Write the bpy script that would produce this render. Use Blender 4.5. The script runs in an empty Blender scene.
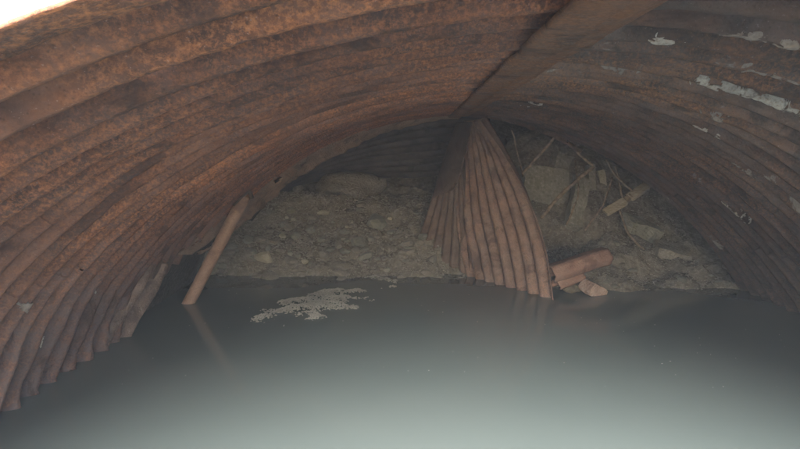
import bpy, bmesh, math, random
from mathutils import Vector, Matrix, noise, Euler
random.seed(7)
SC = bpy.context.scene
COL = SC.collection
PI = math.pi

# ------------------------------------------------------------------ camera
CAM_H = 1.55
F = 652.0                       # focal length in pixels of an 800 px wide frame
PITCH = math.atan((224.5 - 145) / F)
YAW = math.atan(15 / F)
cam_d = bpy.data.cameras.new('camera')
cam = bpy.data.objects.new('camera', cam_d)
COL.objects.link(cam)
cam.location = (0, 0, CAM_H)
cam.rotation_euler = (PI / 2 - PITCH, 0, YAW)
cam_d.sensor_width = 36
cam_d.lens = 36 * F / 800
cam_d.clip_start = 0.05
cam_d.clip_end = 500
SC.camera = cam

# ------------------------------------------------------------------ sky, sun, exposure
SUN_EL, SUN_AZ = 31.0, 1.0      # degrees; the sun stands behind the camera
SUN_STRENGTH, SUN_ANGLE = 2.1, 28.0
SKY_STRENGTH = 0.11
EXPOSURE = 3.2
W = bpy.data.worlds.new('World')
SC.world = W
W.use_nodes = True
nt = W.node_tree
for n in list(nt.nodes):
    nt.nodes.remove(n)
sky = nt.nodes.new('ShaderNodeTexSky')
sky.sky_type = 'NISHITA'
sky.sun_disc = False
sky.sun_elevation = math.radians(SUN_EL)
sky.sun_rotation = math.radians(180 - SUN_AZ)
sky.air_density = 1.3
sky.dust_density = 1.5
bgn = nt.nodes.new('ShaderNodeBackground')
bgn.inputs['Strength'].default_value = SKY_STRENGTH
won = nt.nodes.new('ShaderNodeOutputWorld')
nt.links.new(sky.outputs[0], bgn.inputs[0])
nt.links.new(bgn.outputs[0], won.inputs[0])
sun_d = bpy.data.lights.new('sun', 'SUN')
sun_d.energy = SUN_STRENGTH
sun_d.angle = math.radians(SUN_ANGLE)
sun_d.color = (1.0, 0.97, 0.93)
sun = bpy.data.objects.new('sun', sun_d)
COL.objects.link(sun)
sun.rotation_euler = Euler((math.radians(90 - SUN_EL), 0, math.radians(SUN_AZ)))
SC.view_settings.view_transform = 'Standard'
SC.view_settings.look = 'None'
SC.view_settings.exposure = EXPOSURE
SC.view_settings.gamma = 1.0
SC.view_settings.use_curve_mapping = False
SC.cycles.max_bounces = 10
SC.cycles.diffuse_bounces = 7
SC.cycles.volume_bounces = 1

# ------------------------------------------------------------------ helpers
CM = Euler((PI / 2 - PITCH, 0, YAW)).to_matrix()


def ray(px, py):
    return (CM @ Vector(((px - 400) / F, -(py - 224.5) / F, -1))).normalized()


def P(px, py, d):
    """world point at distance d along the culvert, on the line of sight of a photo pixel"""
    r = ray(px, py)
    return Vector((0, 0, CAM_H)) + r * (d / r.y)


def PW(px, py, z=0.0):
    r = ray(px, py)
    return Vector((0, 0, CAM_H)) + r * ((z - CAM_H) / r.z)


def fb(v, s, o=3, seed=0.0):
    return noise.fractal(Vector(v) * s + Vector((seed, seed * 1.7, -seed)), 1.0, 2.0, o)


def lerp(a, b, t):
    return a + (b - a) * t


def sstep(a, b, x):
    t = max(0.0, min(1.0, (x - a) / (b - a)))
    return t * t * (3 - 2 * t)


def link(name, me, mat=None, parent=None, loc=None, smooth=True):
    o = bpy.data.objects.new(name, me)
    COL.objects.link(o)
    if mat:
        me.materials.clear()
        me.materials.append(mat)
    if parent:
        o.parent = parent
    if loc is not None:
        o.location = loc
    if smooth and len(me.polygons):
        me.polygons.foreach_set('use_smooth', [True] * len(me.polygons))
    return o


def mesh(name, verts, faces):
    me = bpy.data.meshes.new(name)
    me.from_pydata([tuple(v) for v in verts], [], faces)
    me.update()
    return me


def empty(name, label, cat, loc=(0, 0, 0), group=None):
    o = bpy.data.objects.new(name, None)
    COL.objects.link(o)
    o.empty_display_size = 0.2
    o.location = loc
    tag(o, label, cat, group)
    return o


def tag(o, label=None, cat=None, group=None, kind=None):
    if label:
        o['label'] = label
    if cat:
        o['category'] = cat
    if group:
        o['group'] = group
    if kind:
        o['kind'] = kind
    return o


def local(o, base):
    """move a mesh's origin to base without moving the mesh"""
    base = Vector(base)
    o.data.transform(Matrix.Translation(-base))
    o.location = base
    return o


def solid(o, t, offset=-1):
    m = o.modifiers.new('thickness', 'SOLIDIFY')
    m.thickness = t
    m.offset = offset
    return m


# ------------------------------------------------------------------ materials
class NT:
    def __init__(self, name):
        self.m = bpy.data.materials.new(name)
        self.m.use_nodes = True
        self.t = self.m.node_tree
        self.b = self.t.nodes['Principled BSDF']
        self.co = self.t.nodes.new('ShaderNodeTexCoord').outputs['Object']

    def link(self, a, b):
        self.t.links.new(a, b)

    def mapping(self, scale=(1, 1, 1), rot=(0, 0, 0)):
        n = self.t.nodes.new('ShaderNodeMapping')
        n.inputs['Scale'].default_value = scale
        n.inputs['Rotation'].default_value = rot
        self.link(self.co, n.inputs['Vector'])
        return n.outputs[0]

    def noise(self, scale, detail=4, rough=0.6, vec=None, dist=0.0):
        n = self.t.nodes.new('ShaderNodeTexNoise')
        n.inputs['Scale'].default_value = scale
        n.inputs['Detail'].default_value = detail
        n.inputs['Roughness'].default_value = rough
        n.inputs['Distortion'].default_value = dist
        self.link(vec if vec is not None else self.co, n.inputs['Vector'])
        return n.outputs['Fac']

    def voro(self, scale, vec=None, feature='F1'):
        n = self.t.nodes.new('ShaderNodeTexVoronoi')
        n.feature = feature
        n.inputs['Scale'].default_value = scale
        self.link(vec if vec is not None else self.co, n.inputs['Vector'])
        return n.outputs['Distance']

    def ramp(self, fac, stops):
        n = self.t.nodes.new('ShaderNodeValToRGB')
        e = n.color_ramp.elements
        while len(e) < len(stops):
            e.new(0.5)
        for k, (p, c) in enumerate(stops):
            e[k].position = p
            e[k].color = (*c, 1) if not isinstance(c, float) else (c, c, c, 1)
        self.link(fac, n.inputs[0])
        return n.outputs[0]

    def mix(self, fac, a, b, mode='MIX'):
        n = self.t.nodes.new('ShaderNodeMix')
        n.data_type = 'RGBA'
        n.blend_type = mode
        for i, v in ((0, fac), (6, a), (7, b)):
            if isinstance(v, (int, float)):
                n.inputs[i].default_value = v
            elif isinstance(v, tuple):
                n.inputs[i].default_value = (*v, 1)
            else:
                self.link(v, n.inputs[i])
        return n.outputs[2]

    def math(self, op, a, b=0.0):
        n = self.t.nodes.new('ShaderNodeMath')
        n.operation = op
        for i, v in ((0, a), (1, b)):
            if isinstance(v, (int, float)):
                n.inputs[i].default_value = v
            else:
                self.link(v, n.inputs[i])
        return n.outputs[0]

    def bump(self, h, strength=0.5, dist=0.01):
        n = self.t.nodes.new('ShaderNodeBump')
        n.inputs['Strength'].default_value = strength
        n.inputs['Distance'].default_value = dist
        self.link(h, n.inputs['Height'])
        self.link(n.outputs[0], self.b.inputs['Normal'])

    def color(self, c):
        if isinstance(c, tuple):
            self.b.inputs['Base Color'].default_value = (*c, 1)
        else:
            self.link(c, self.b.inputs['Base Color'])

    def rough(self, r):
        if isinstance(r, float):
            self.b.inputs['Roughness'].default_value = r
        else:
            self.link(r, self.b.inputs['Roughness'])


def rust(name, dark, mid, orange, pale, orange_amt=0.5, lime=0.0, bump=0.5, streak=True, flood=None):
    """layered rust: dark scale, brown body, orange bloom, grey-mauve dust, pale lime"""
    k = NT(name)
    big = k.noise(0.9, 3, 0.55)
    med = k.noise(6.0, 5, 0.65, dist=0.4)
    fine = k.noise(62.0, 5, 0.75)
    grit = k.voro(70.0)
    body = k.mix(k.ramp(med, [(0.36, 0.0), (0.62, 1.0)]), dark, mid)
    dust = k.ramp(k.noise(3.1, 6, 0.7), [(0.42, 0.0), (0.72, 0.75)])
    body = k.mix(dust, body, pale)
    om = k.math('MULTIPLY', k.ramp(fine, [(0.44, 0.0), (0.66, 0.8)]), k.ramp(big, [(0.52 - 0.25 * orange_amt, 0.0), (0.75 - 0.25 * orange_amt, 1.0)]))
    body = k.mix(om, body, orange)
    speck = k.ramp(k.noise(120.0, 2, 0.6), [(0.66, 0.0), (0.74, 0.6)])
    body = k.mix(speck, body, tuple(min(1, c * 1.5 + 0.03) for c in pale))
    pit = k.ramp(grit, [(0.05, 0.35), (0.3, 1.0)])
    body = k.mix(0.55, body, pit, 'MULTIPLY')
    if flood:       # grey-mauve silt left by floods, up to an uneven tide line
        sx = k.t.nodes.new('ShaderNodeSeparateXYZ')
        k.link(k.co, sx.inputs[0])
        zz = k.math('ADD', sx.outputs['Z'], k.math('MULTIPLY', k.math('SUBTRACT', k.noise(1.6, 5, 0.65), 0.5), 1.3))
        fm = k.ramp(zz, [(0.45, 0.85), (1.35, 0.0)])
        fm = k.math('MULTIPLY', fm, k.ramp(k.noise(11.0, 5, 0.7), [(0.35, 0.35), (0.6, 1.0)]))
        body = k.mix(fm, body, flood)
    if lime > 0:
        lm = k.noise(2.2, 6, 0.72, vec=k.mapping((1, 2.2, 1)), dist=0.6)
        body = k.mix(k.ramp(lm, [(0.74 - lime * 0.12, 0.0), (0.78 - lime * 0.12, 0.85)]), body, (0.25, 0.22, 0.195))
    scab = k.noise(2.6, 6, 0.68, vec=k.mapping((1.0, 1.9, 1.0)), dist=0.5)      # thick black scale
    body = k.mix(k.ramp(scab, [(0.55, 0.0), (0.63, 0.72)]), body, tuple(c * 0.7 for c in dark))
    oi = k.t.nodes.new('ShaderNodeObjectInfo')      # every plate has weathered a little differently
    body = k.mix(1.0, body, k.ramp(oi.outputs['Random'], [(0.0, (0.70, 0.68, 0.70)), (0.5, (0.95, 0.93, 0.92)), (1.0, (1.2, 1.16, 1.1))]), 'MULTIPLY')
    if streak:      # rust runs and dirt lines along the ribs
        st = k.noise(1.3, 5, 0.6, vec=k.mapping((0.5, 5.0, 0.5)))
        body = k.mix(k.ramp(st, [(0.5, 0.0), (0.7, 0.5)]), body, tuple(c * 0.75 for c in dark))
    k.color(body)
    k.rough(k.ramp(med, [(0.3, 0.55), (0.7, 0.9)]))
    h = k.math('ADD', k.math('MULTIPLY', med, 1.6), k.math('ADD', fine, k.math('MULTIPLY', grit, 0.5)))
    k.bump(h, bump, 0.012)
    k.b.inputs['Specular IOR Level'].default_value = 0.35
    return k.m


M = {}
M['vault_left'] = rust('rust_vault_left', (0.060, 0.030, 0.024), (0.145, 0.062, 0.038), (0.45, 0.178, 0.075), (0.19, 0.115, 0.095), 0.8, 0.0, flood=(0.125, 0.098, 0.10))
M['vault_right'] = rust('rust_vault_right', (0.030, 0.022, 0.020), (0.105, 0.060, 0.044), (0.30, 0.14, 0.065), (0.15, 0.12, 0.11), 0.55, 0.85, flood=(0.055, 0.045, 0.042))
M['beam'] = rust('rust_beam', (0.08, 0.040, 0.026), (0.20, 0.092, 0.05), (0.44, 0.19, 0.08), (0.16, 0.10, 0.075), 0.75, 0.0, 0.8, False)
M['strip'] = rust('rust_strip', (0.13, 0.092, 0.075), (0.25, 0.175, 0.14), (0.32, 0.18, 0.11), (0.27, 0.21, 0.18), 0.4, 0.0, 0.8, False)
M['torn'] = rust('rust_torn', (0.08, 0.058, 0.054), (0.19, 0.135, 0.118), (0.32, 0.17, 0.09), (0.25, 0.20, 0.19), 0.3, 0.6, 0.8)
M['post'] = rust('rust_post', (0.160, 0.100, 0.080), (0.272, 0.176, 0.140), (0.304, 0.192, 0.136), (0.224, 0.160, 0.136), 0.3, 0.0, 0.4, False)
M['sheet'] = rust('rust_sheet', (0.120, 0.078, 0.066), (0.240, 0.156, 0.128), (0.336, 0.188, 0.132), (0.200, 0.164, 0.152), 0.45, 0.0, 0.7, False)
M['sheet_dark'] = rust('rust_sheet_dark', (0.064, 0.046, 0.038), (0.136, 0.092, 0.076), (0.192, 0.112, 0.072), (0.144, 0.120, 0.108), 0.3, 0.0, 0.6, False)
M['sheet_shade'] = rust('rust_sheet_shade', (0.04, 0.038, 0.042), (0.07, 0.062, 0.066), (0.10, 0.08, 0.07), (0.12, 0.115, 0.12), 0.1, 0.35, 0.4)  # rust with the gloom of the far recess put into its colour
M['pink'] = rust('rust_pink', (0.216, 0.124, 0.100), (0.352, 0.208, 0.164), (0.400, 0.224, 0.160), (0.288, 0.232, 0.208), 0.3, 0.0, 0.5, False)


def earth(name, a, b, c, bump=1.0, sc=1.0, rough=0.95):
    k = NT(name)
    n1 = k.noise(2.5 * sc, 6, 0.65)
    n2 = k.noise(22 * sc, 5, 0.7)
    v = k.voro(16 * sc)
    col = k.mix(k.ramp(n1, [(0.35, 0.0), (0.65, 1.0)]), a, b)
    col = k.mix(k.ramp(n2, [(0.5, 0.0), (0.68, 0.8)]), col, c)
    col = k.mix(0.5, col, k.ramp(v, [(0.05, 0.4), (0.4, 1.0)]), 'MULTIPLY')
    k.color(col)
    k.rough(rough)
    k.bump(k.math('ADD', n2, k.math('MULTIPLY', v, 0.8)), bump, 0.02)
    return k.m


M['silt'] = earth('silt', (0.129, 0.114, 0.099), (0.207, 0.189, 0.166), (0.295, 0.274, 0.244), 0.9, 0.8)
M['soil'] = earth('soil', (0.09, 0.075, 0.055), (0.15, 0.125, 0.09), (0.2, 0.17, 0.12))
M['fill'] = earth('shade_dark_fill', (0.028, 0.026, 0.024), (0.05, 0.045, 0.038), (0.075, 0.066, 0.055))  # soil colour darkened so the gap under the torn flange looks shaded
M['stone'] = earth('stone', (0.187, 0.169, 0.148), (0.270, 0.249, 0.222), (0.353, 0.329, 0.294), 0.6, 2.0)
M['stone_pale'] = earth('stone_pale', (0.347, 0.317, 0.252), (0.428, 0.392, 0.315), (0.460, 0.436, 0.377), 0.5, 2.0)
M['stone_grey'] = earth('stone_grey', (0.175, 0.175, 0.157), (0.242, 0.241, 0.215), (0.283, 0.277, 0.247), 0.5, 1.5)
M['concrete'] = earth('concrete', (0.165, 0.162, 0.148), (0.255, 0.250, 0.232), (0.35, 0.345, 0.32), 0.4, 1.2)
M['lime'] = earth('lime', (0.30, 0.27, 0.245), (0.46, 0.43, 0.39), (0.20, 0.14, 0.11), 0.8, 3.0)
M['lime_dull'] = earth('lime_dull', (0.18, 0.15, 0.135), (0.26, 0.225, 0.20), (0.14, 0.095, 0.075), 0.8, 3.0)
M['foam'] = earth('foam', (0.28, 0.27, 0.24), (0.40, 0.39, 0.35), (0.18, 0.17, 0.15), 0.8, 3.0)
M['brick'] = earth('brick_pink', (0.306, 0.204, 0.170), (0.408, 0.297, 0.255), (0.442, 0.383, 0.340), 0.8, 2.0)
M['grass'] = earth('grass_soil', (0.045, 0.06, 0.025), (0.075, 0.09, 0.035), (0.11, 0.1, 0.06), 1.0, 1.0)

k = NT('timber')
g = k.noise(6, 5, 0.6, vec=k.mapping((1.0, 14.0, 14.0)))
k.color(k.mix(k.ramp(g, [(0.35, 0.0), (0.65, 1.0)]), (0.24, 0.21, 0.165), (0.42, 0.37, 0.30)))
k.rough(0.85)
k.bump(g, 0.5, 0.01)
M['timber'] = k.m
k = NT('rod_rust')
k.color(k.mix(k.ramp(k.noise(20), [(0.4, 0.0), (0.6, 1.0)]), (0.12, 0.095, 0.075), (0.24, 0.19, 0.15)))
k.rough(0.85)
M['rod'] = k.m

# murky water: dense silt suspended under a clear, nearly still surface
k = NT('murky_water')
n = k.noise(0.5, 3, 0.5)
k.color(k.mix(k.ramp(n, [(0.35, 0.0), (0.65, 1.0)]), (0.108, 0.134, 0.129), (0.122, 0.147, 0.140)))
k.rough(0.02)
k.b.inputs['IOR'].default_value = 1.33
k.b.inputs['Specular IOR Level'].default_value = 0.5
wv = k.math('ADD', k.noise(2.2, 3, 0.5, vec=k.mapping((1, 0.5, 1))), k.math('MULTIPLY', k.noise(9, 2, 0.5), 0.18))
k.bump(wv, 0.05, 0.02)
M['water'] = k.m

# ------------------------------------------------------------------ the vault's shape
XC = 0.53
PITCH_C = 0.22                  # corrugation pitch
AMP = 0.074
Y0, Y1 = 0.96, 7.12
WL, WR = 2.95, 3.07
QL, QR = 0.66, 0.88


def vault(side, th, y):
    rise = lerp(1.98, 1.95, sstep(Y0, Y1, y))
    if th <= PI / 2:
        u = math.sin(th)
        q = QL if side < 0 else QR
        z = rise * max(0.0, math.cos(th)) ** (2 * q)
    else:
        u = 1.0
        z = -(th - PI / 2) * 2.2
    return Vector((XC + side * (WL if side < 0 else WR) * u, y, z))


def vnorm(side, th, y):
    e = 0.01
    a, b = vault(side, max(0.0, th - e), y), vault(side, th + e, y)
    t = (b - a).normalized()
    n = Vector((t.z, 0, -t.x)) * (1 if side > 0 else -1)
    # inward: towards the axis (XC, 0.2)
    c = Vector((XC, y, 0.3)) - vault(side, th, y)
    if n.dot(c) < 0:
        n = -n
    return n


def sag(side, th, y):
    """slow dents and bulges in the old plates, metres towards the inside"""
    x = th * 2.6 * side
    d = 0.035 * fb((x, y * 0.8, 3.0), 0.6, 2, 5.0) + 0.006 * fb((x, y, 0.0), 4.0, 3, 9.0)
    if side < 0:
        d += 0.055 * sstep(0.9, 1.45, th) * fb((x, y, 7), 1.7, 3, 2.0)
    else:
        d += 0.03 * fb((x, y * 1.8, 11), 1.6, 3, 4.0) * sstep(5.5, 2.5, y)
    return d * (0.15 + 0.5 * sstep(0.0, 0.3, th))


def far_edge(side, th):
    if side > 0:
        return Y1 + 0.05 * fb((th * 3, 0, 0), 1.5, 3)
    # the left end is torn back towards the water
    return Y1 - 2.0 * sstep(0.86, 1.45, th) + 0.04 * fb((th * 3, 0, 5), 2.0, 3)


def vp(side, th, y, off=0.0, corr=True):
    n = vnorm(side, th, y)
    d = sag(side, th, y) + off
    if corr:
        # the wave's strength and depth wander a little from rib to rib
        ph = 2 * PI * (y - Y0 - 0.05) / PITCH_C + 0.6 * sstep(1.0, 3.0, y) * fb((side * th * 2, y * 0.15, 0), 0.5, 2, 3.0)
        a = AMP * (1.0 + 0.2 * fb((th * side, y, 2.0), 1.1, 2, 6.0))
        cw = abs(math.cos(ph * 0.5))
        # the mouth's lip is rolled flat, the ribs start behind it
        wv_ = lerp(0.8, 2.0 * cw ** 2.6 - 1.0, sstep(Y0 + 0.10, Y0 + 0.30, y))
        d += a * wv_      # round ribs, tight grooves
        d += 0.0045 * fb((th * 2.6 * side, y, 1.0), 14.0, 3, 1.0)
    return vault(side, th, y) + n * d


def hit_vault(px, py):
    """(side, th, y) where a line of sight meets the vault"""
    r = ray(px, py)
    o = Vector((0, 0, CAM_H))
    t = 0.9 / r.y
    while t < 12:
        p = o + r * t
        side = -1 if p.x < XC else 1
        u = min(1.0, abs(p.x - XC) / (WL if side < 0 else WR))
        th = math.asin(u)
        if p.z > vault(side, th, p.y).z - 0.03:
            return side, th, p.y
        t += 0.01
    return None


# ------------------------------------------------------------------ ground, water, soil round the pipe
def grid(name, xs, ys, zf, mat, kind='structure'):
    vs = [(x, y, zf(x, y)) for y in ys for x in xs]
    nx = len(xs)
    fs = [(j * nx + i, j * nx + i + 1, (j + 1) * nx + i + 1, (j + 1) * nx + i) for j in range(len(ys) - 1) for i in range(nx - 1)]
    o = link(name, mesh(name, vs, fs), mat)
    if kind:
        o['kind'] = kind
    return o


def spaced(a, b, n, p=1.0):
    return [a + (b - a) * (i / n) ** p for i in range(n + 1)]


def bank_out(x, y):
    d = abs(x - XC) - 3.05
    w = 0.9 + 0.05 * max(0.0, -y)
    z = -0.7 + 2.6 * sstep(-0.35, w + 0.8, d)
    return z + 0.12 * fb((x, y, 0), 0.9, 4) * sstep(-0.3, 0.6, d) + 0.02 * fb((x, y, 0), 6, 3) * sstep(-0.3, 0.6, d)


def outer_z(x, y):
    u = abs(x - XC) / (WR + 0.10)
    if u >= 1:
        return -1.0
    side = -1 if x < XC else 1
    return vault(side, math.asin(u), y).z + 0.10


def cover(x, y):
    b = bank_out(x, 0.9)
    g_ = 2.16 + 0.05 * fb((x, y, 3), 0.7, 3)
    t = sstep(1.6, 5.5, y)
    base = max(outer_z(x, min(y, Y1)), lerp(b, max(b, g_), t) if abs(x - XC) > 3.1 else lerp(outer_z(x, y), g_, t))
    return base + (0.0 if y < 1.0 else 0.01)


xs = sorted(set(spaced(-14, -3.5, 10, 0.7) + spaced(-3.5, 4.6, 60) + spaced(4.6, 15, 10, 1.4)))
grid('ground', xs, spaced(-14, -2, 12, 0.8)[:-1] + spaced(-2, 1.64, 24), bank_out, M['grass'])
grid('embankment', xs, spaced(1.62, 3.0, 24) + spaced(3.0, 18, 12, 1.4)[1:], cover, M['grass'])
grid('streambed', spaced(-4.5, 5.6, 12), spaced(-14, 12.5, 12), lambda x, y: -0.75, M['soil'])
grid('water', [-4.2, 5.3], [-14, 12.0], lambda x, y: 0.0, M['water'])

# soil that packs the outside of the pipe, a rough tunnel of earth beyond its torn end
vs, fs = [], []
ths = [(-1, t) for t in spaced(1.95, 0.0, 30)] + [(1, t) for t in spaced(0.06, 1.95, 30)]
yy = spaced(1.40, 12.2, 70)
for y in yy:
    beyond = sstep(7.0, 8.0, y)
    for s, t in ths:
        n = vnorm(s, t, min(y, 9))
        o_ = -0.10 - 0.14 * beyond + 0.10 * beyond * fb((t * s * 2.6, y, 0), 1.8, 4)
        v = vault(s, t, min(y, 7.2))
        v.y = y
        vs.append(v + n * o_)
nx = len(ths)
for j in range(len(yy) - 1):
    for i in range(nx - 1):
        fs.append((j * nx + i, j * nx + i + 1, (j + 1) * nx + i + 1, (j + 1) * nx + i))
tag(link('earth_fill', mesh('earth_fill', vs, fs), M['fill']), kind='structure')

# ------------------------------------------------------------------ the damp air
HAZE = 0.0046
hv = [(x, y, z) for x in (-15, 16) for y in (-15, 19) for z in (-1.75, 3.2)]
hz = link('haze', mesh('haze', hv, [(0, 1, 3, 2), (4, 6, 7, 5), (0, 4, 5, 1), (2, 3, 7, 6), (0, 2, 6, 4), (1, 5, 7, 3)]), None, smooth=False)
hz['kind'] = 'stuff'
hm = bpy.data.materials.new('damp_air')
hm.use_nodes = True
for n_ in list(hm.node_tree.nodes):
    hm.node_tree.nodes.remove(n_)
pv = hm.node_tree.nodes.new('ShaderNodeVolumePrincipled')
pv.inputs['Density'].default_value = HAZE
pv.inputs['Color'].default_value = (0.80, 0.86, 1.0, 1)
ho = hm.node_tree.nodes.new('ShaderNodeOutputMaterial')
hm.node_tree.links.new(pv.outputs[0], ho.inputs['Volume'])
hz.data.materials.append(hm)

# ------------------------------------------------------------------ the culvert: lapped plates
culvert = empty('corrugated_culvert', 'rusty brown corrugated steel vault arching over the whole pool of water', 'culvert', (XC, Y0, 0))
CB = Vector((XC, Y0, 0))
NB = 5                           # ribs per plate
bands = []
y = Y0
first = True
while y < Y1 - 0.05:
    ln = PITCH_C * (2.4 if first else NB)
    bands.append((y, min(y + ln, Y1)))
    y += ln
    first = False


def plate(side, t0, t1, ya, yb, mat, lap, last):
    nt_ = max(8, int((t1 - t0) * 2.9 / 0.020))
    ny = max(6, int(round((yb - ya) / PITCH_C * 16)))
    rnd = random.Random(int(ya * 1000) + side * 17 + int(t0 * 100))
    sd = rnd.random() * 50
    vs = []
    for j in range(ny + 1):
        f = j / ny
        for i in range(nt_ + 1):
            g_ = i / nt_
            th = lerp(t0, t1, g_)
            ye = far_edge(side, th)
            ja = 0.012 * fb((th * 3, sd, 0), 5, 4)
            y_ = lerp(ya, yb + 0.025, f) + (ja * 2.0 if j == ny else 0) + (ja if j == 0 else 0)
            y_ = min(y_, ye)
            tt = th + (0.01 * fb((y_ * 4, sd, 3), 3, 3) if i in (0, nt_) and t0 > 0.01 else 0)
            # near the lap the upper plate lifts a few millimetres off its neighbour
            lift = lap + 0.010 * max(0.0, fb((th * 4, sd, y_), 1.3, 3)) * max(sstep(0.85, 1, f), sstep(0.15, 0, f))
            vs.append(vp(side, max(0.0, tt), y_, lift) - CB)
    w = nt_ + 1
    fs = []
    for j in range(ny):
        for i in range(nt_):
            th = lerp(t0, t1, i / nt_)
            y_ = lerp(ya, yb, j / ny)
            if y_ > far_edge(side, th) + 0.01:
                continue
            # rusted-through bites along edges and low on the walls
            ed = min(j, ny - j) / 5.0
            hole = fb((th * 2.6 * side, y_, 4), 3.0, 4, sd)
            if side < 0 and th > 0.8:
                hole += 0.16
            if hole > 0.62 + 0.35 * min(1.0, ed):
                continue
            a = j * w + i
            q = (a, a + 1, a + w + 1, a + w)
            fs.append(q if side < 0 else q[::-1])
    me = mesh('plate', vs, fs)
    bm = bmesh.new()
    bm.from_mesh(me)
    bmesh.ops.dissolve_degenerate(bm, dist=0.0005, edges=bm.edges)
    bm.to_mesh(me)
    bm.free()
    o = link('plate', me, mat, culvert)
    solid(o, 0.006, 1 if True else -1)
    return o


for b, (ya, yb) in enumerate(bands):
    for side in (-1, 1):
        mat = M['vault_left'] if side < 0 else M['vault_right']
        cut = (0.74 if b % 2 else 0.98)
        lap = 0.009 if b % 2 else 0.0
        for (t0, t1, e) in ((0.0, cut + 0.015, 0.004), (cut, 1.85, 0.0)):
            if side < 0 and t0 > 0.5 and ya > 6.2:
                pass
            plate(side, t0, t1, ya, yb, mat, lap + e, b == len(bands) - 1)

# crown strap: two lengths of flat steel along the ridge, the nearer one lapping the farther
def strap(ya, yb, off, x0, x1, name='crown_strap'):
    n = int((yb - ya) / 0.05)
    vs, fs = [], []
    prof = [(x0 - 0.006, 0.012), (x0, 0.0), (lerp(x0, x1, .3), -0.004), (lerp(x0, x1, .50), -0.006), (lerp(x0, x1, .53), 0.012), (lerp(x0, x1, .78), 0.010), (x1, 0.016), (x1 + 0.012, 0.03)]
    for j in range(n + 1):
        y_ = lerp(ya, yb, j / n)
        zc = vault(-1, 0, y_).z - 0.09 - off
        for i, (x, dz) in enumerate(prof):
            vs.append(Vector((x + 0.012 * fb((y_, i * 0.3, 0), 2.5, 4), y_ + 0.02 * fb((x * 9, 1, 0), 2, 2), zc + dz + 0.010 * fb((x * 3, y_, 0), 2, 4))) - CB)
    w = len(prof)
    for j in range(n):
        for i in range(w - 1):
            a = j * w + i
            fs.append((a, a + w, a + w + 1, a + 1))
    o = link(name, mesh(name, vs, fs), M['beam'], culvert)
    solid(o, 0.008, 0)
    return o


strap(1.0, 2.10, 0.045, 0.335, 0.54)
strap(2.04, 7.16, 0.015, 0.365, 0.58)

# flat flange strip round the torn end on the left, hanging a little below the last rib
def flange(side, ta, tb, w0, w1, inner, mat, back=0.0):
    n = 260
    vs, fs = [], []
    m = 14
    for j in range(n + 1):
        g_ = j / n
        th = lerp(ta, tb, g_)
        ye = far_edge(side, th) + back
        wd = lerp(w0, w1, g_) * (1 + 0.25 * fb((th * 4, 2, 0), 2, 3))
        for i in range(m + 1):
            f = i / m
            y_ = ye + 0.01 - wd * (1 - f) + 0.012 * fb((th * 9, f, 0), 2, 3) * f
            rag = max(0.0, fb((th * 5, 3, 0), 2.2, 5)) * 0.16 * sstep(0.5, 1.1, th) + 0.012 * fb((th * 30, 7, 0), 2, 4)
            y_ -= rag * f
            v = vault(side, th, y_) + vnorm(side, th, y_) * (sag(side, th, y_) + inner + 0.15 * f * min(1.0, 0.4 + th) * (1 + 0.35 * fb((th * 7, f, 2), 1.5, 3)))
            vs.append(v - CB)
    for j in range(n):
        for i in range(m):
            a = j * (m + 1) + i
            th = lerp(ta, tb, j / n)
            bite = fb((th * 3.2, i / m * 0.6, 8.0), 3.0, 4)
            bite += 0.9 * sstep(tb - 0.22, tb, th) * (0.55 + 0.9 * fb((th * 2.0, i / m * 2.5, 2.0), 2.5, 3))
            if bite > lerp(0.75, 0.22, (i / m) * sstep(0.6, 1.1, th)):
                continue
            fs.append((a, a + 1, a + m + 2, a + m + 1))
    o = link('end_flange', mesh('end_flange', vs, fs), mat, culvert)
    solid(o, 0.008, 0)
    return o


flange(-1, 0.02, 1.15, 0.16, 0.46, 0.05, M['strip'])
flange(1, 0.02, 0.45, 0.10, 0.06, 0.030, M['vault_right'])

# lime crust flaking on the plates
def crust(px, py, ln, wd, ang, mat, seed):
    ln, wd = ln * 1.1, wd * 1.15
    h = hit_vault(px, py)
    if not h:
        return
    side, th, y = h
    rnd = random.Random(seed)
    n, m = max(14, int(ln / 0.008)), max(6, int(wd / 0.006))
    vs, fs = [], []
    ca, sa = math.cos(ang), math.sin(ang)
    for j in range(n + 1):
        for i in range(m + 1):
            a_ = (j / n - 0.5) * ln
            b_ = (i / m - 0.5) * wd * (1 - (2 * j / n - 1) ** 4 * 0.7) * (1 + 0.5 * fb((a_ * 12, seed, 0), 1.0, 2))
            b_ += 0.3 * wd * fb((a_ * 9, seed, 9), 1, 2)
            t_ = th + (a_ * ca - b_ * sa) / 2.6
            y_ = y + a_ * sa + b_ * ca
            e = min(i, m - i, j, n - j)
            vs.append(vp(side, max(0, t_), y_, 0.012 + (0.006 if e else -0.006) + 0.006 * fb((a_ * 20, b_ * 20, seed), 1, 3)) - CB)
    for j in range(n):
        for i in range(m):
            if fb((j * 0.16, i * 0.22, seed * 3.1), 1.0, 4) > 0.14 - 0.5 * max(abs(2 * j / n - 1) ** 3, abs(2 * i / m - 1) ** 3):
                continue
            a = j * (m + 1) + i
            q = (a, a + m + 1, a + m + 2, a + 1)
            fs.append(q)
    if fs:
        o = link('lime_crust', mesh('lime_crust', vs, fs), mat, culvert)
        solid(o, 0.004, 0)


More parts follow.
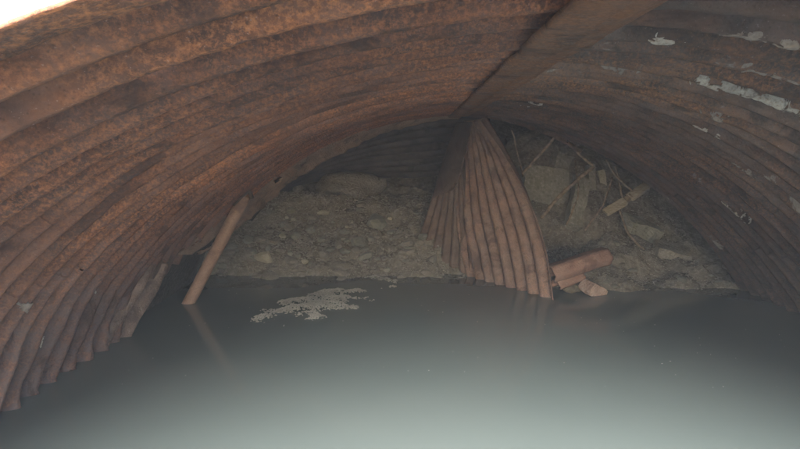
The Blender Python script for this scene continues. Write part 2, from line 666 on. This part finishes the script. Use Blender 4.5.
crusts = [  # px, py, length, width, angle, dull?
    (640, 50, .34, .07, 0.1, 0), (672, 57, .22, .06, 0.1, 0), (742, 78, .30, .07, 0.1, 0), (785, 96, .34, .12, 0.1, 0),
    (770, 88, .22, .10, 0.2, 0), (722, 106, .14, .07, 0, 1), (713, 124, .16, .05, 0, 0), (738, 132, .16, .06, 0.3, 0),
    (772, 158, .20, .05, 0.2, 1), (755, 168, .24, .09, 0.3, 1), (768, 182, .26, .08, 0.2, 1), (712, 186, .20, .04, 0, 0),
    (724, 197, .22, .05, 0, 0), (738, 204, .2, .06, 0.3, 0), (748, 211, .2, .06, 0.3, 0), (770, 215, .3, .07, 0.1, 1),
    (690, 170, .14, .03, 0, 0), (672, 19, .12, .05, 0, 0), (588, 107, .10, .03, 0, 0), (525, 99, .12, .03, 0, 0), (537, 97, .1, .03, 0, 0),
    (510, 33, .14, .03, 0, 0), (790, 60, .25, .08, 0.1, 1), (765, 12, .2, .08, 0.1, 1), (620, 60, .2, .05, 0, 1),
    (176, 217, .12, .035, 0, 0), (190, 213, .14, .03, 0, 0), (205, 187, .10, .03, 0, 0), (212, 185, .09, .025, 0, 0), (134, 259, .16, .04, 0, 0),
    (60, 264, .12, .06, 0, 0), (77, 257, .08, .04, 0, 0), (92, 293, .12, .05, .2, 0), (50, 312, .14, .05, .2, 1), (14, 305, .1, .05, .2, 1),
    (60, 97, .05, .05, 0, 0), (63, 75, .03, .03, 0, 0), (48, 130, .08, .03, 0, 1),
    (52, 160, .04, .03, 0, 0), (30, 340, .12, .06, .2, 0), (8, 355, .1, .05, .2, 1),
    (700, 45, .3, .07, 0.1, 1), (655, 82, .25, .05, 0.05, 1), (690, 92, .25, .05, 0.05, 1), (628, 75, .2, .04, 0, 1)]
for q, (px, py, ln, wd, an, dull) in enumerate(crusts):
    crust(px, py, ln, wd, an, M['lime_dull'] if dull else M['lime'], q + 1)

# ------------------------------------------------------------------ corrugated sheets that have come down
def curve(pts, t):
    """Catmull-Rom through points"""
    n = len(pts) - 1
    x = t * n
    i = min(int(x), n - 1)
    f = x - i
    p1, p2 = pts[i], pts[i + 1]
    p0 = pts[i - 1] if i > 0 else p1 * 2 - p2
    p3 = pts[i + 2] if i + 2 <= n else p2 * 2 - p1
    return 0.5 * ((2 * p1) + (-p0 + p2) * f + (2 * p0 - 5 * p1 + 4 * p2 - p3) * f * f + (-p0 + 3 * p1 - 3 * p2 + p3) * f ** 3)


def ribbed(name, left, right, ribs, mat, amp=0.03, nv=70, phase=0.0, parent=None, jag0=0.0, jag1=0.0, seed=0.0, thick=0.006, base=None):
    nu = ribs * 14
    vs, fs = [], []
    cu = [[None] * (nu + 1) for _ in range(nv + 1)]
    for j in range(nv + 1):
        v = j / nv
        a, b = curve(left, v), curve(right, v)
        for i in range(nu + 1):
            u = i / nu
            vv = v
            if j == nv:
                vv = v + jag1 * fb((u * 6, seed, 0), 1.5, 3)
            if j == 0:
                vv = v + jag0 * fb((u * 6, seed, 4), 1.5, 3)
            vv = max(0.0, min(1.0, vv)) if not (jag0 or jag1) else vv
            p = a.lerp(b, u) if vv == v else curve(left, max(0, min(1, vv))).lerp(curve(right, max(0, min(1, vv))), u)
            cu[j][i] = p
    for j in range(nv + 1):
        for i in range(nu + 1):
            du = cu[j][min(i + 1, nu)] - cu[j][max(i - 1, 0)]
            dv = cu[min(j + 1, nv)][i] - cu[max(j - 1, 0)][i]
            n = dv.cross(du).normalized() * (1 if name == 'hanging_sheet' or name == 'torn_sheet' else -1)
            p = cu[j][i]
            cw = abs(math.cos(PI * ribs * i / nu + phase))
            wv = amp * (2.0 * cw ** 0.9 - 1.2) + 0.010 * fb(p, 1.4, 3, seed) + 0.003 * fb(p, 14, 2, seed)
            vs.append(p + n * wv)
    w = nu + 1
    for j in range(nv):
        for i in range(nu):
            a = j * w + i
            fs.append((a, a + w, a + w + 1, a + 1))
    o = link(name, mesh(name, vs, fs), mat, parent)
    solid(o, thick, 0)
    if base is not None:
        if parent:
            o.data.transform(Matrix.Translation(-Vector(base)))
        else:
            local(o, base)
    return o


L = [P(467, 121, 7.9), P(460, 165, 8.0), P(458, 215, 7.9), P(463, 250, 7.8), P(471, 284, 7.6)]
R = [P(483, 119, 7.05), P(511, 160, 6.95), P(534, 205, 6.8), P(549, 252, 6.6), P(557, 308, 6.45)]
tag(ribbed('hanging_sheet', L, R, 8, M['sheet'], 0.042, base=P(510, 290, 7.0)),
    'brown ribbed steel sheet hanging from the crown and fanning into the water', 'metal sheet')
L = [P(448, 150, 8.3), P(438, 185, 8.3), P(428, 215, 8.3), P(416, 248, 8.2)]
R = [P(462, 150, 7.75), P(466, 190, 7.75), P(469, 230, 7.75), P(472, 278, 7.65)]
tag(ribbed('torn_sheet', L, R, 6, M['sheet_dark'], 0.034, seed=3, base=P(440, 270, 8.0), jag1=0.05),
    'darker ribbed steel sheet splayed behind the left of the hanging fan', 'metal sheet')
L = [P(456, 122, 7.75), P(446, 150, 7.7), P(438, 175, 7.65), P(432, 198, 7.6)]
R = [P(472, 122, 7.3), P(466, 150, 7.3), P(459, 178, 7.3), P(453, 190, 7.4)]
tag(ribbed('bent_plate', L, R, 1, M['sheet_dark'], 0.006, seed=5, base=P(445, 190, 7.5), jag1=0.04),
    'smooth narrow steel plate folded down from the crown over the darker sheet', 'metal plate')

# the pipe's next length, dropped and squashed, its steel coloured dark for the shade in the left gap
L = [P(250, 215, 8.0), P(290, 165, 8.3), P(350, 125, 8.4), P(420, 95, 8.5), P(490, 92, 8.6)]
R = [P(250, 230, 9.6), P(292, 188, 9.9), P(350, 176, 10.0), P(420, 176, 10.0), P(490, 165, 9.8)]
tag(ribbed('sunken_roof_sheet', L, R, 11, M['sheet_shade'], 0.03, seed=8, base=P(380, 150, 9.0)),
    'shade-darkened corrugated roof sheet sagging behind the torn left edge of the vault', 'metal sheet')

# torn lower plate by the water on the left
tp = empty('torn_wall_plate', 'mauve brown torn corrugated plate standing in the water at the left wall', 'metal sheet', PW(100, 340))
tb = PW(100, 340)
ribbed('sheet', [P(128, 262, 4.9), P(108, 290, 4.75), P(84, 322, 4.6), P(62, 362, 4.45)],
       [P(170, 260, 5.5), P(160, 288, 5.4), P(143, 315, 5.3), P(126, 348, 5.2)], 3, M['torn'], 0.05, nv=40, parent=tp, jag0=0.1, seed=11, base=tb)
ribbed('lip', [P(120, 258, 4.95), P(130, 268, 5.0), P(138, 276, 5.05)], [P(172, 255, 5.5), P(170, 266, 5.45), P(160, 280, 5.4)], 1, M['sheet_dark'], 0.01, nv=10, parent=tp, jag1=0.2, seed=12, base=tb)


# ------------------------------------------------------------------ tubes, blocks, stones
def tube_bm(bm, pts, rads, seg=12, hollow=False):
    rings = []
    n = len(pts)
    for i, p in enumerate(pts):
        d = (pts[min(i + 1, n - 1)] - pts[max(i - 1, 0)]).normalized()
        up = Vector((0, 0, 1)) if abs(d.z) < 0.9 else Vector((1, 0, 0))
        a = d.cross(up).normalized()
        b = a.cross(d).normalized()
        rings.append([bm.verts.new(p + (a * math.cos(2 * PI * k_ / seg) + b * math.sin(2 * PI * k_ / seg)) * rads[i]) for k_ in range(seg)])
    for i in range(n - 1):
        for k_ in range(seg):
            bm.faces.new((rings[i][k_], rings[i][(k_ + 1) % seg], rings[i + 1][(k_ + 1) % seg], rings[i + 1][k_]))
    if not hollow:
        bm.faces.new(rings[0][::-1])
        bm.faces.new(rings[-1])


def tube(name, pts, r, mat, seg=12, hollow=False, parent=None, wob=0.0, base=None, smooth=True):
    bm = bmesh.new()
    n = 16
    pp = [curve(pts, i / n) for i in range(n + 1)]
    pp = [p + Vector((fb((i * 0.3, 1, 0), 1, 2, r * 99), fb((i * 0.3, 5, 0), 1, 2, r * 99), fb((i * 0.3, 9, 0), 1, 2, r * 99))) * wob for i, p in enumerate(pp)]
    rr = [r * (1 + 0.06 * fb((i * 0.5, 0, r), 1, 2)) for i in range(n + 1)]
    tube_bm(bm, pp, rr, seg, hollow)
    bmesh.ops.recalc_face_normals(bm, faces=bm.faces)
    me = bpy.data.meshes.new(name)
    bm.to_mesh(me)
    bm.free()
    o = link(name, me, mat, parent)
    if hollow:
        solid(o, min(0.006, r * .2), -1)
    if base is not None:
        if parent:
            o.data.transform(Matrix.Translation(-Vector(base)))
        else:
            local(o, base)
    return o


def rock_mesh(seed, sub=2, flat=0.7, angular=0.5):
    bm = bmesh.new()
    bmesh.ops.create_icosphere(bm, subdivisions=sub, radius=1)
    rnd = random.Random(seed)
    planes = [(Vector((rnd.gauss(0, 1), rnd.gauss(0, 1), rnd.gauss(0, 1))).normalized(), rnd.uniform(0.55, 0.9)) for _ in range(9)]
    for v in bm.verts:
        p = v.co.copy()
        for n_, d_ in planes:
            e = p.dot(n_) - d_
            if e > 0:
                p -= n_ * e * (0.5 + angular * 0.5)
        p *= 1 + 0.16 * fb(p, 1.6, 3, seed)
        p.z *= flat
        v.co = p
    me = bpy.data.meshes.new('stone')
    bm.to_mesh(me)
    bm.free()
    return me


def block_mesh(sx, sy, sz, seed=0, rag=0.08, cuts=5):
    bm = bmesh.new()
    bmesh.ops.create_cube(bm, size=1)
    bmesh.ops.subdivide_edges(bm, edges=bm.edges, cuts=cuts, use_grid_fill=True)
    m_ = min(sx, sy, sz)
    for v in bm.verts:
        p = Vector((v.co.x * sx, v.co.y * sy, v.co.z * sz))
        c = sum(1 for q in v.co if abs(q) > 0.49)
        p *= 1 - (0.035 * (c - 1) if c > 1 else 0)
        p += Vector((fb(p, 4, 3, seed), fb(p, 4, 3, seed + 9), fb(p, 4, 3, seed + 20))) * m_ * rag
        v.co = p
    me = bpy.data.meshes.new('block')
    bm.to_mesh(me)
    bm.free()
    return me


# leaning post on the left
pa, pb = PW(187, 306, -0.03), P(245, 196, 6.3)
post = empty('leaning_post', 'red brown rusted steel post leaning from the water to the torn left edge', 'post', pa)
tube('shaft', [pa.lerp(pb, -0.25), pa.lerp(pb, .16), pa.lerp(pb, .58), pb], 0.06, M['post'], 14, True, post, 0.004, pa)
hook = [pb + Vector((-0.10, -0.03, -0.09)), pb + Vector((-0.04, -0.05, -0.02)), pb + Vector((0.04, -0.03, 0.05)), pb + Vector((0.07, 0, -0.02))]
tube('bracket', hook, 0.022, M['sheet_dark'], 8, False, post, 0.0, pa)

# ------------------------------------------------------------------ rubble banks
def bank(x, y):
    # left rubble slope
    wl = 7.55 + 0.18 * fb((x, 0, 0), 1.3, 3)
    zl = -0.05 + 0.62 * (y - wl) / 1.0 if y < wl + 1.35 else 0.79 + 0.08 * (y - wl - 1.35)
    zl = min(zl, 1.05)
    # right bank, nearer and higher
    wr = 7.0 + 0.22 * fb((x, 3, 0), 1.0, 3)
    zr = -0.03 + 0.42 * (y - wr) if y < wr + 1.1 else 0.43 + 1.0 * (y - wr - 1.1)
    zr = min(zr, 1.72)
    zr -= 0.45 * sstep(1.6, 0.8, x) * sstep(8.3, 9.0, y)
    t = sstep(0.7, 1.35, x)
    z = lerp(zl, zr, t)
    z += 2.2 * sstep(10.3, 11.6, y)
    d = 0.13 * fb((x, y, 0), 1.6, 5) + 0.075 * fb((x, y, 0), 4.5, 4) + 0.03 * sstep(0.0, 0.5, fb((x, y, 4), 3.0, 3)) + 0.02 * abs(fb((x, y, 0), 14.0, 3))
    return min(z + d, 2.6)


def bank_z(x, y):
    return bank(x, y)


grid('rubble_bank', spaced(-2.6, 3.85, 210), spaced(6.55, 12.0, 190), bank, M['silt'])

# the stones of the left slope
protos = [rock_mesh(s, 2, 0.62 + 0.05 * (s % 4)) for s in range(1, 9)]
for me in protos:
    me.polygons.foreach_set('use_smooth', [False] * len(me.polygons))


def march(px, py):
    r = ray(px, py)
    o = Vector((0, 0, CAM_H))
    t = 6.6 / r.y
    while t < 14:
        p = o + r * t
        if p.z < bank_z(p.x, p.y):
            return p
        t += 0.02
    return None


def put_stone(px, py, size, mat, label, group, seed, sink=0.3, name='stone', cat='stone'):
    p = march(px, py)
    if p is None:
        return None
    rnd = random.Random(seed)
    src = protos[seed % len(protos)]
    key = (src.name, mat.name)
    if key not in cache:
        m2 = src.copy()
        m2.name = 'stone'
        m2.materials.clear()
        m2.materials.append(mat)
        cache[key] = m2
    o = bpy.data.objects.new(name, cache[key])
    COL.objects.link(o)
    s = size * 0.5
    o.scale = (s * rnd.uniform(1.0, 1.35), s * rnd.uniform(0.8, 1.1), s * rnd.uniform(0.75, 1.0))
    o.rotation_euler = (rnd.uniform(-.3, .3), rnd.uniform(-.3, .3), rnd.uniform(0, 6.28))
    o.location = p + Vector((0, 0, s * (0.5 - sink)))
    tag(o, label, cat, group)
    return o


cache = {}
put_stone(323, 214, .17, M['stone_pale'], 'pale rounded stone high on the left rubble slope below the concrete slab', None, 3)
put_stone(282, 237, .12, M['stone_pale'], 'small yellowish stone halfway up the left rubble slope beside the post', None, 4)
put_stone(264, 259, .22, M['stone_pale'], 'broad yellowish stone low on the left rubble slope near the water', None, 5)
put_stone(361, 246, .26, M['stone_grey'], 'large flat grey stone in the middle of the left rubble slope', None, 6)
put_stone(377, 224, .30, M['stone_grey'], 'large grey boulder near the top of the left rubble slope', None, 2)
put_stone(298, 190, .20, M['stone'], 'brown stone at the very top of the rubble near the torn edge', None, 7)
rs = random.Random(21)
nst = 0
while nst < 150:
    px, py = rs.uniform(215, 436), rs.uniform(200, 282)
    if px < 250 and py < 225:
        continue
    sz = rs.choice([.06, .07, .08, .09, .10, .12, .15, .18])
    mt = rs.choice(['stone', 'stone', 'stone', 'stone_grey', 'stone_grey', 'stone_pale'] if sz < .12 else ['stone', 'stone_grey'])
    word = {'stone': 'brown', 'stone_grey': 'grey', 'stone_pale': 'pale'}[mt]
    where = 'along the top' if py < 222 else ('low down' if py > 260 else 'halfway up')
    big = 'small' if sz < .12 else 'fist sized'
    side = 'towards the post' if px < 290 else ('near the fan' if px > 375 else 'in the middle')
    if put_stone(px, py, sz, M[mt], '%s %s stone %s %s of the left rubble slope' % (big, word, where, side), 'stones of the left rubble slope', nst + 100):
        nst += 1
for q in range(46):
    px, py = rs.uniform(575, 740), rs.uniform(232, 288)
    if py < 200 + (px - 560) * 0.3:
        continue
    mt = rs.choice(['stone', 'stone_grey'])
    put_stone(px, py, rs.choice([.05, .07, .09, .12]), M[mt], 'small %s stone half buried %s of the right silt bank' % ('brown' if mt == 'stone' else 'grey', 'near the waterline' if py > 268 else 'in the face'), 'stones of the right silt bank', 400 + q)

# gravel: countless bits over both banks, and the pale spit that breaks the water
def bits(name, spots, mat, label, cat):
    vs, fs = [], []
    for (p, s) in spots:
        b0 = len(vs)
        rx = Matrix.Rotation(random.uniform(0, 6.28), 3, 'Z') @ Matrix.Rotation(random.uniform(0, 6.28), 3, 'X')
        for d in ((1, 0, 0), (-1, 0, 0), (0, 1, 0), (0, -1, 0), (0, 0, 1), (0, 0, -1)):
            v = rx @ (Vector(d) * s * random.uniform(.6, 1.2))
            v.z *= 0.6
            vs.append(p + v)
        for (a, b, c) in ((0, 2, 4), (2, 1, 4), (1, 3, 4), (3, 0, 4), (2, 0, 5), (1, 2, 5), (3, 1, 5), (0, 3, 5)):
            fs.append((b0 + a, b0 + b, b0 + c))
    o = link(name, mesh(name, vs, fs), mat, smooth=False)
    tag(o, label, cat, kind='stuff')
    return o


sp = []
for q in range(9000):
    x, y = random.uniform(-2.4, 0.9), random.uniform(7.4, 9.4)
    sp.append((Vector((x, y, bank_z(x, y) + 0.003)), random.uniform(.006, .026)))
for q in range(5000):
    x, y = random.uniform(1.2, 3.4), random.uniform(6.9, 8.8)
    sp.append((Vector((x, y, bank_z(x, y) + 0.002)), random.uniform(.004, .016)))
bits('gravel', sp, M['stone'], 'loose gravel scattered over both banks of rubble', 'gravel')

pc = PW(318, 303)
def spit_h(x, y):
    dx, dy = (x - pc.x), (y - pc.y)
    e = (dx - 0.35 * dy) ** 2 / 0.33 ** 2 + (dy / 0.55) ** 2
    e = min(e, 1.25 + 2.0 * sstep(0.9, 0.2, dy) + 2 * sstep(0.6, 0.0, dx))
    return 0.030 * (1 - e) + 0.06 * fb((x * 0.7, y, 0), 5.5, 5)
sp = []
for q in range(46000):
    x, y = random.uniform(pc.x - .75, pc.x + .75), random.uniform(pc.y - .85, pc.y + 1.3)
    h = spit_h(x, y)
    if h > random.uniform(-0.004, 0.04):
        sp.append((Vector((x, y, min(h, 0.045) * 0.8)), random.uniform(.005, .017)))
bits('pale_debris', sp, M['foam'], 'pale crumbly debris breaking the water in front of the left slope', 'debris')

sp = []
for q in range(160):
    x, y = random.uniform(-2.0, 3.2), random.uniform(4.0, 7.0)
    if fb((x, y, 0), 0.8, 3, 4.0) > -0.05:
        sp.append((Vector((x, y, 0.0)), random.uniform(.002, .007)))
bits('floating_flecks', sp, M['foam'], 'small pale flecks of scum floating on the still water', 'scum')

# ------------------------------------------------------------------ things on the banks
def block(name, c, dims, rot, mat, label, cat, seed, rag=0.08):
    o = link(name, block_mesh(*dims, seed=seed, rag=rag), mat, smooth=False)
    o.location = c
    o.rotation_euler = rot
    tag(o, label, cat)
    return o


me = rock_mesh(33, 3, 0.5, 1.0)
me.materials.append(M['silt'])
o = link('boulder', me, None)
o.location = P(352, 186, 9.3)
o.scale = (0.58, 0.3, 0.42)
o.rotation_euler = (0.1, 0.05, -0.1)
tag(o, 'long rounded grey boulder lying in the dark gap behind the left slope', 'boulder')
block('concrete_slab', P(545, 190, 8.55), (0.62, 0.14, 0.62), (-0.35, 0.12, 0.1), M['concrete'], 'broad concrete slab leaning right behind the hanging fan', 'concrete slab', 2, .14)
block('concrete_slab', P(577, 203, 8.2), (0.20, 0.16, 0.72), (-0.45, 0.35, 0.1), M['concrete'], 'narrow upright concrete slab propped against the right bank', 'concrete slab', 3, .2)
block('concrete_slab', P(591, 178, 8.6), (0.11, 0.10, 0.36), (-0.2, 0.05, 0.3), M['concrete'], 'short pale concrete shard upright above the narrow slab', 'concrete slab', 4, .2)
block('concrete_slab', P(602, 181, 8.7), (0.09, 0.09, 0.30), (-0.2, -0.15, 0.0), M['stone_pale'], 'short pale shard just left of the broken plank', 'concrete slab', 5, .2)


def bar(name, a, b, r, label, cat='steel rod', mid=None, mat=None):
    pts = [a, mid if mid is not None else a.lerp(b, .5), b]
    o = tube(name, pts, r, mat or M['rod'], 8, False, None, 0.01, a)
    return tag(o, label, cat)


bar('steel_rod', P(522, 174, 7.5), P(556, 136, 7.4), 0.016, 'thin steel rod slanting up to the vault right of the fan')
bar('steel_rod', P(560, 136, 7.5), P(593, 166, 7.6), 0.016, 'thin steel rod slanting down rightwards under the vault edge')
bar('steel_rod', P(541, 218, 7.6), P(594, 166, 7.6), 0.022, 'long dark steel rod crossing in front of the leaning slab', mid=P(566, 190, 7.65))
bar('steel_rod', P(619, 206, 7.9), P(648, 254, 7.75), 0.014, 'bent steel rod hanging below the broken plank', mid=P(628, 232, 7.75))
bar('steel_rod', P(616, 166, 8.0), P(624, 205, 7.95), 0.014, 'short steel rod standing above the broken plank')
bar('steel_rod', P(512, 130, 7.5), P(523, 176, 7.9), 0.010, 'thin wire dangling in the dark gap by the fan', 'wire')
bar('steel_rod', P(373, 247, 8.2), P(394, 232, 8.45), 0.020, 'dark bent steel rod poking from the left rubble slope', mid=P(386, 242, 8.25))

block('concrete_slab', P(560, 166, 8.9), (0.30, 0.16, 0.34), (-0.3, 0.5, 0.2), M['concrete'], 'tilted grey slab wedged under the vault edge above the broad slab', 'concrete slab', 11, .25)
block('concrete_slab', P(640, 228, 8.0), (0.46, 0.3, 0.16), (0.3, 0.35, 0.3), M['stone_grey'], 'flat grey slab bedded in the right bank below the broken plank', 'concrete slab', 12, .3)
block('concrete_slab', P(672, 252, 7.7), (0.40, 0.3, 0.13), (0.2, 0.3, -0.2), M['stone'], 'brown flat slab low on the right bank near the wall', 'concrete slab', 13, .3)
bar('steel_rod', P(585, 230, 7.7), P(612, 178, 7.9), 0.013, 'thin rod leaning left of the broken plank', mid=P(603, 205, 7.7))
bar('steel_rod', P(575, 160, 8.0), P(566, 225, 7.7), 0.012, 'thin rod hanging in front of the narrow slab', mid=P(578, 195, 7.8))
bar('steel_rod', P(632, 190, 7.8), P(606, 160, 7.8), 0.012, 'thin rod hooked over the top of the broken plank', mid=P(618, 178, 7.7))
# broken plank
pk = empty('broken_plank', 'broken pale timber plank stuck in the right bank above the bent rod', 'plank', P(624, 200, 7.9))
pkb = P(624, 200, 7.9)
def plank_piece(a, b, wd, th, mat, seed):
    d = (b - a)
    ln = d.length
    me = block_mesh(ln, wd, th, seed, .16, 6)
    q = Vector((1, 0, 0)).rotation_difference(d.normalized()).to_matrix().to_4x4()
    me.transform(Matrix.Translation((a + b) / 2 - pkb) @ q @ Matrix.Rotation(0.7, 4, 'X'))
    return link('board' if mat is M['timber'] else 'batten', me, mat, pk, smooth=False)
plank_piece(P(605, 213, 7.80), P(625, 201, 7.85), .10, .05, M['timber'], 1)
plank_piece(P(621, 204, 7.84), P(632, 196, 7.86), .07, .05, M['rod'], 2)
plank_piece(P(629, 198, 7.85), P(647, 186, 7.95), .11, .05, M['timber'], 3)

# curled piece of pinkish steel lying beside the foot of the fan
def curl(name, pts, r, arc0, arc1, mat, parent, base, seed=0, flat=0.75):
    n, m = 26, 16
    vs, fs = [], []
    for j in range(n + 1):
        p = curve(pts, j / n)
        d = (curve(pts, min(1, j / n + .02)) - curve(pts, max(0, j / n - .02))).normalized()
        a = d.cross(Vector((0, 0, 1))).normalized()
        b = a.cross(d).normalized()
        for i in range(m + 1):
            t = lerp(arc0, arc1, i / m)
            rr = r * (1 + 0.10 * math.cos(6 * t) + 0.08 * fb((j * .12, i * .2, seed), 1, 3))
            vs.append(p + a * math.cos(t) * rr + b * math.sin(t) * rr * flat - base)
    for j in range(n):
        for i in range(m):
            q = j * (m + 1) + i
            fs.append((q, q + 1, q + m + 2, q + m + 1))
    o = link(name, mesh(name, vs, fs), mat, parent)
    solid(o, 0.012, 0)
    return o


cb = PW(575, 290)
ct = empty('curled_steel', 'pinkish red curled steel strip lying against the foot of the fan', 'scrap metal', cb)
curl('trough', [P(550, 274, 6.7), P(566, 269, 6.75), P(586, 262, 6.82), P(606, 256, 6.9)], 0.115, -1.1, 3.9, M['pink'], ct, cb, 1)
curl('tongue', [P(556, 286, 6.7), P(566, 282, 6.75), P(580, 276, 6.85)], 0.075, -0.6, 3.6, M['pink'], ct, cb, 4)
block('masonry_block', P(593, 290, 6.75), (0.24, 0.20, 0.13), (0.15, 0.5, 0.5), M['brick'], 'pinkish broken block at the water below the curled steel', 'block', 7, .16)
block('masonry_block', P(571, 287, 6.85), (0.13, 0.16, 0.14), (0.4, 0.2, 0.9), M['soil'], 'dark wedge of rubble between the curled steel and the pinkish block', 'block', 8, .2)
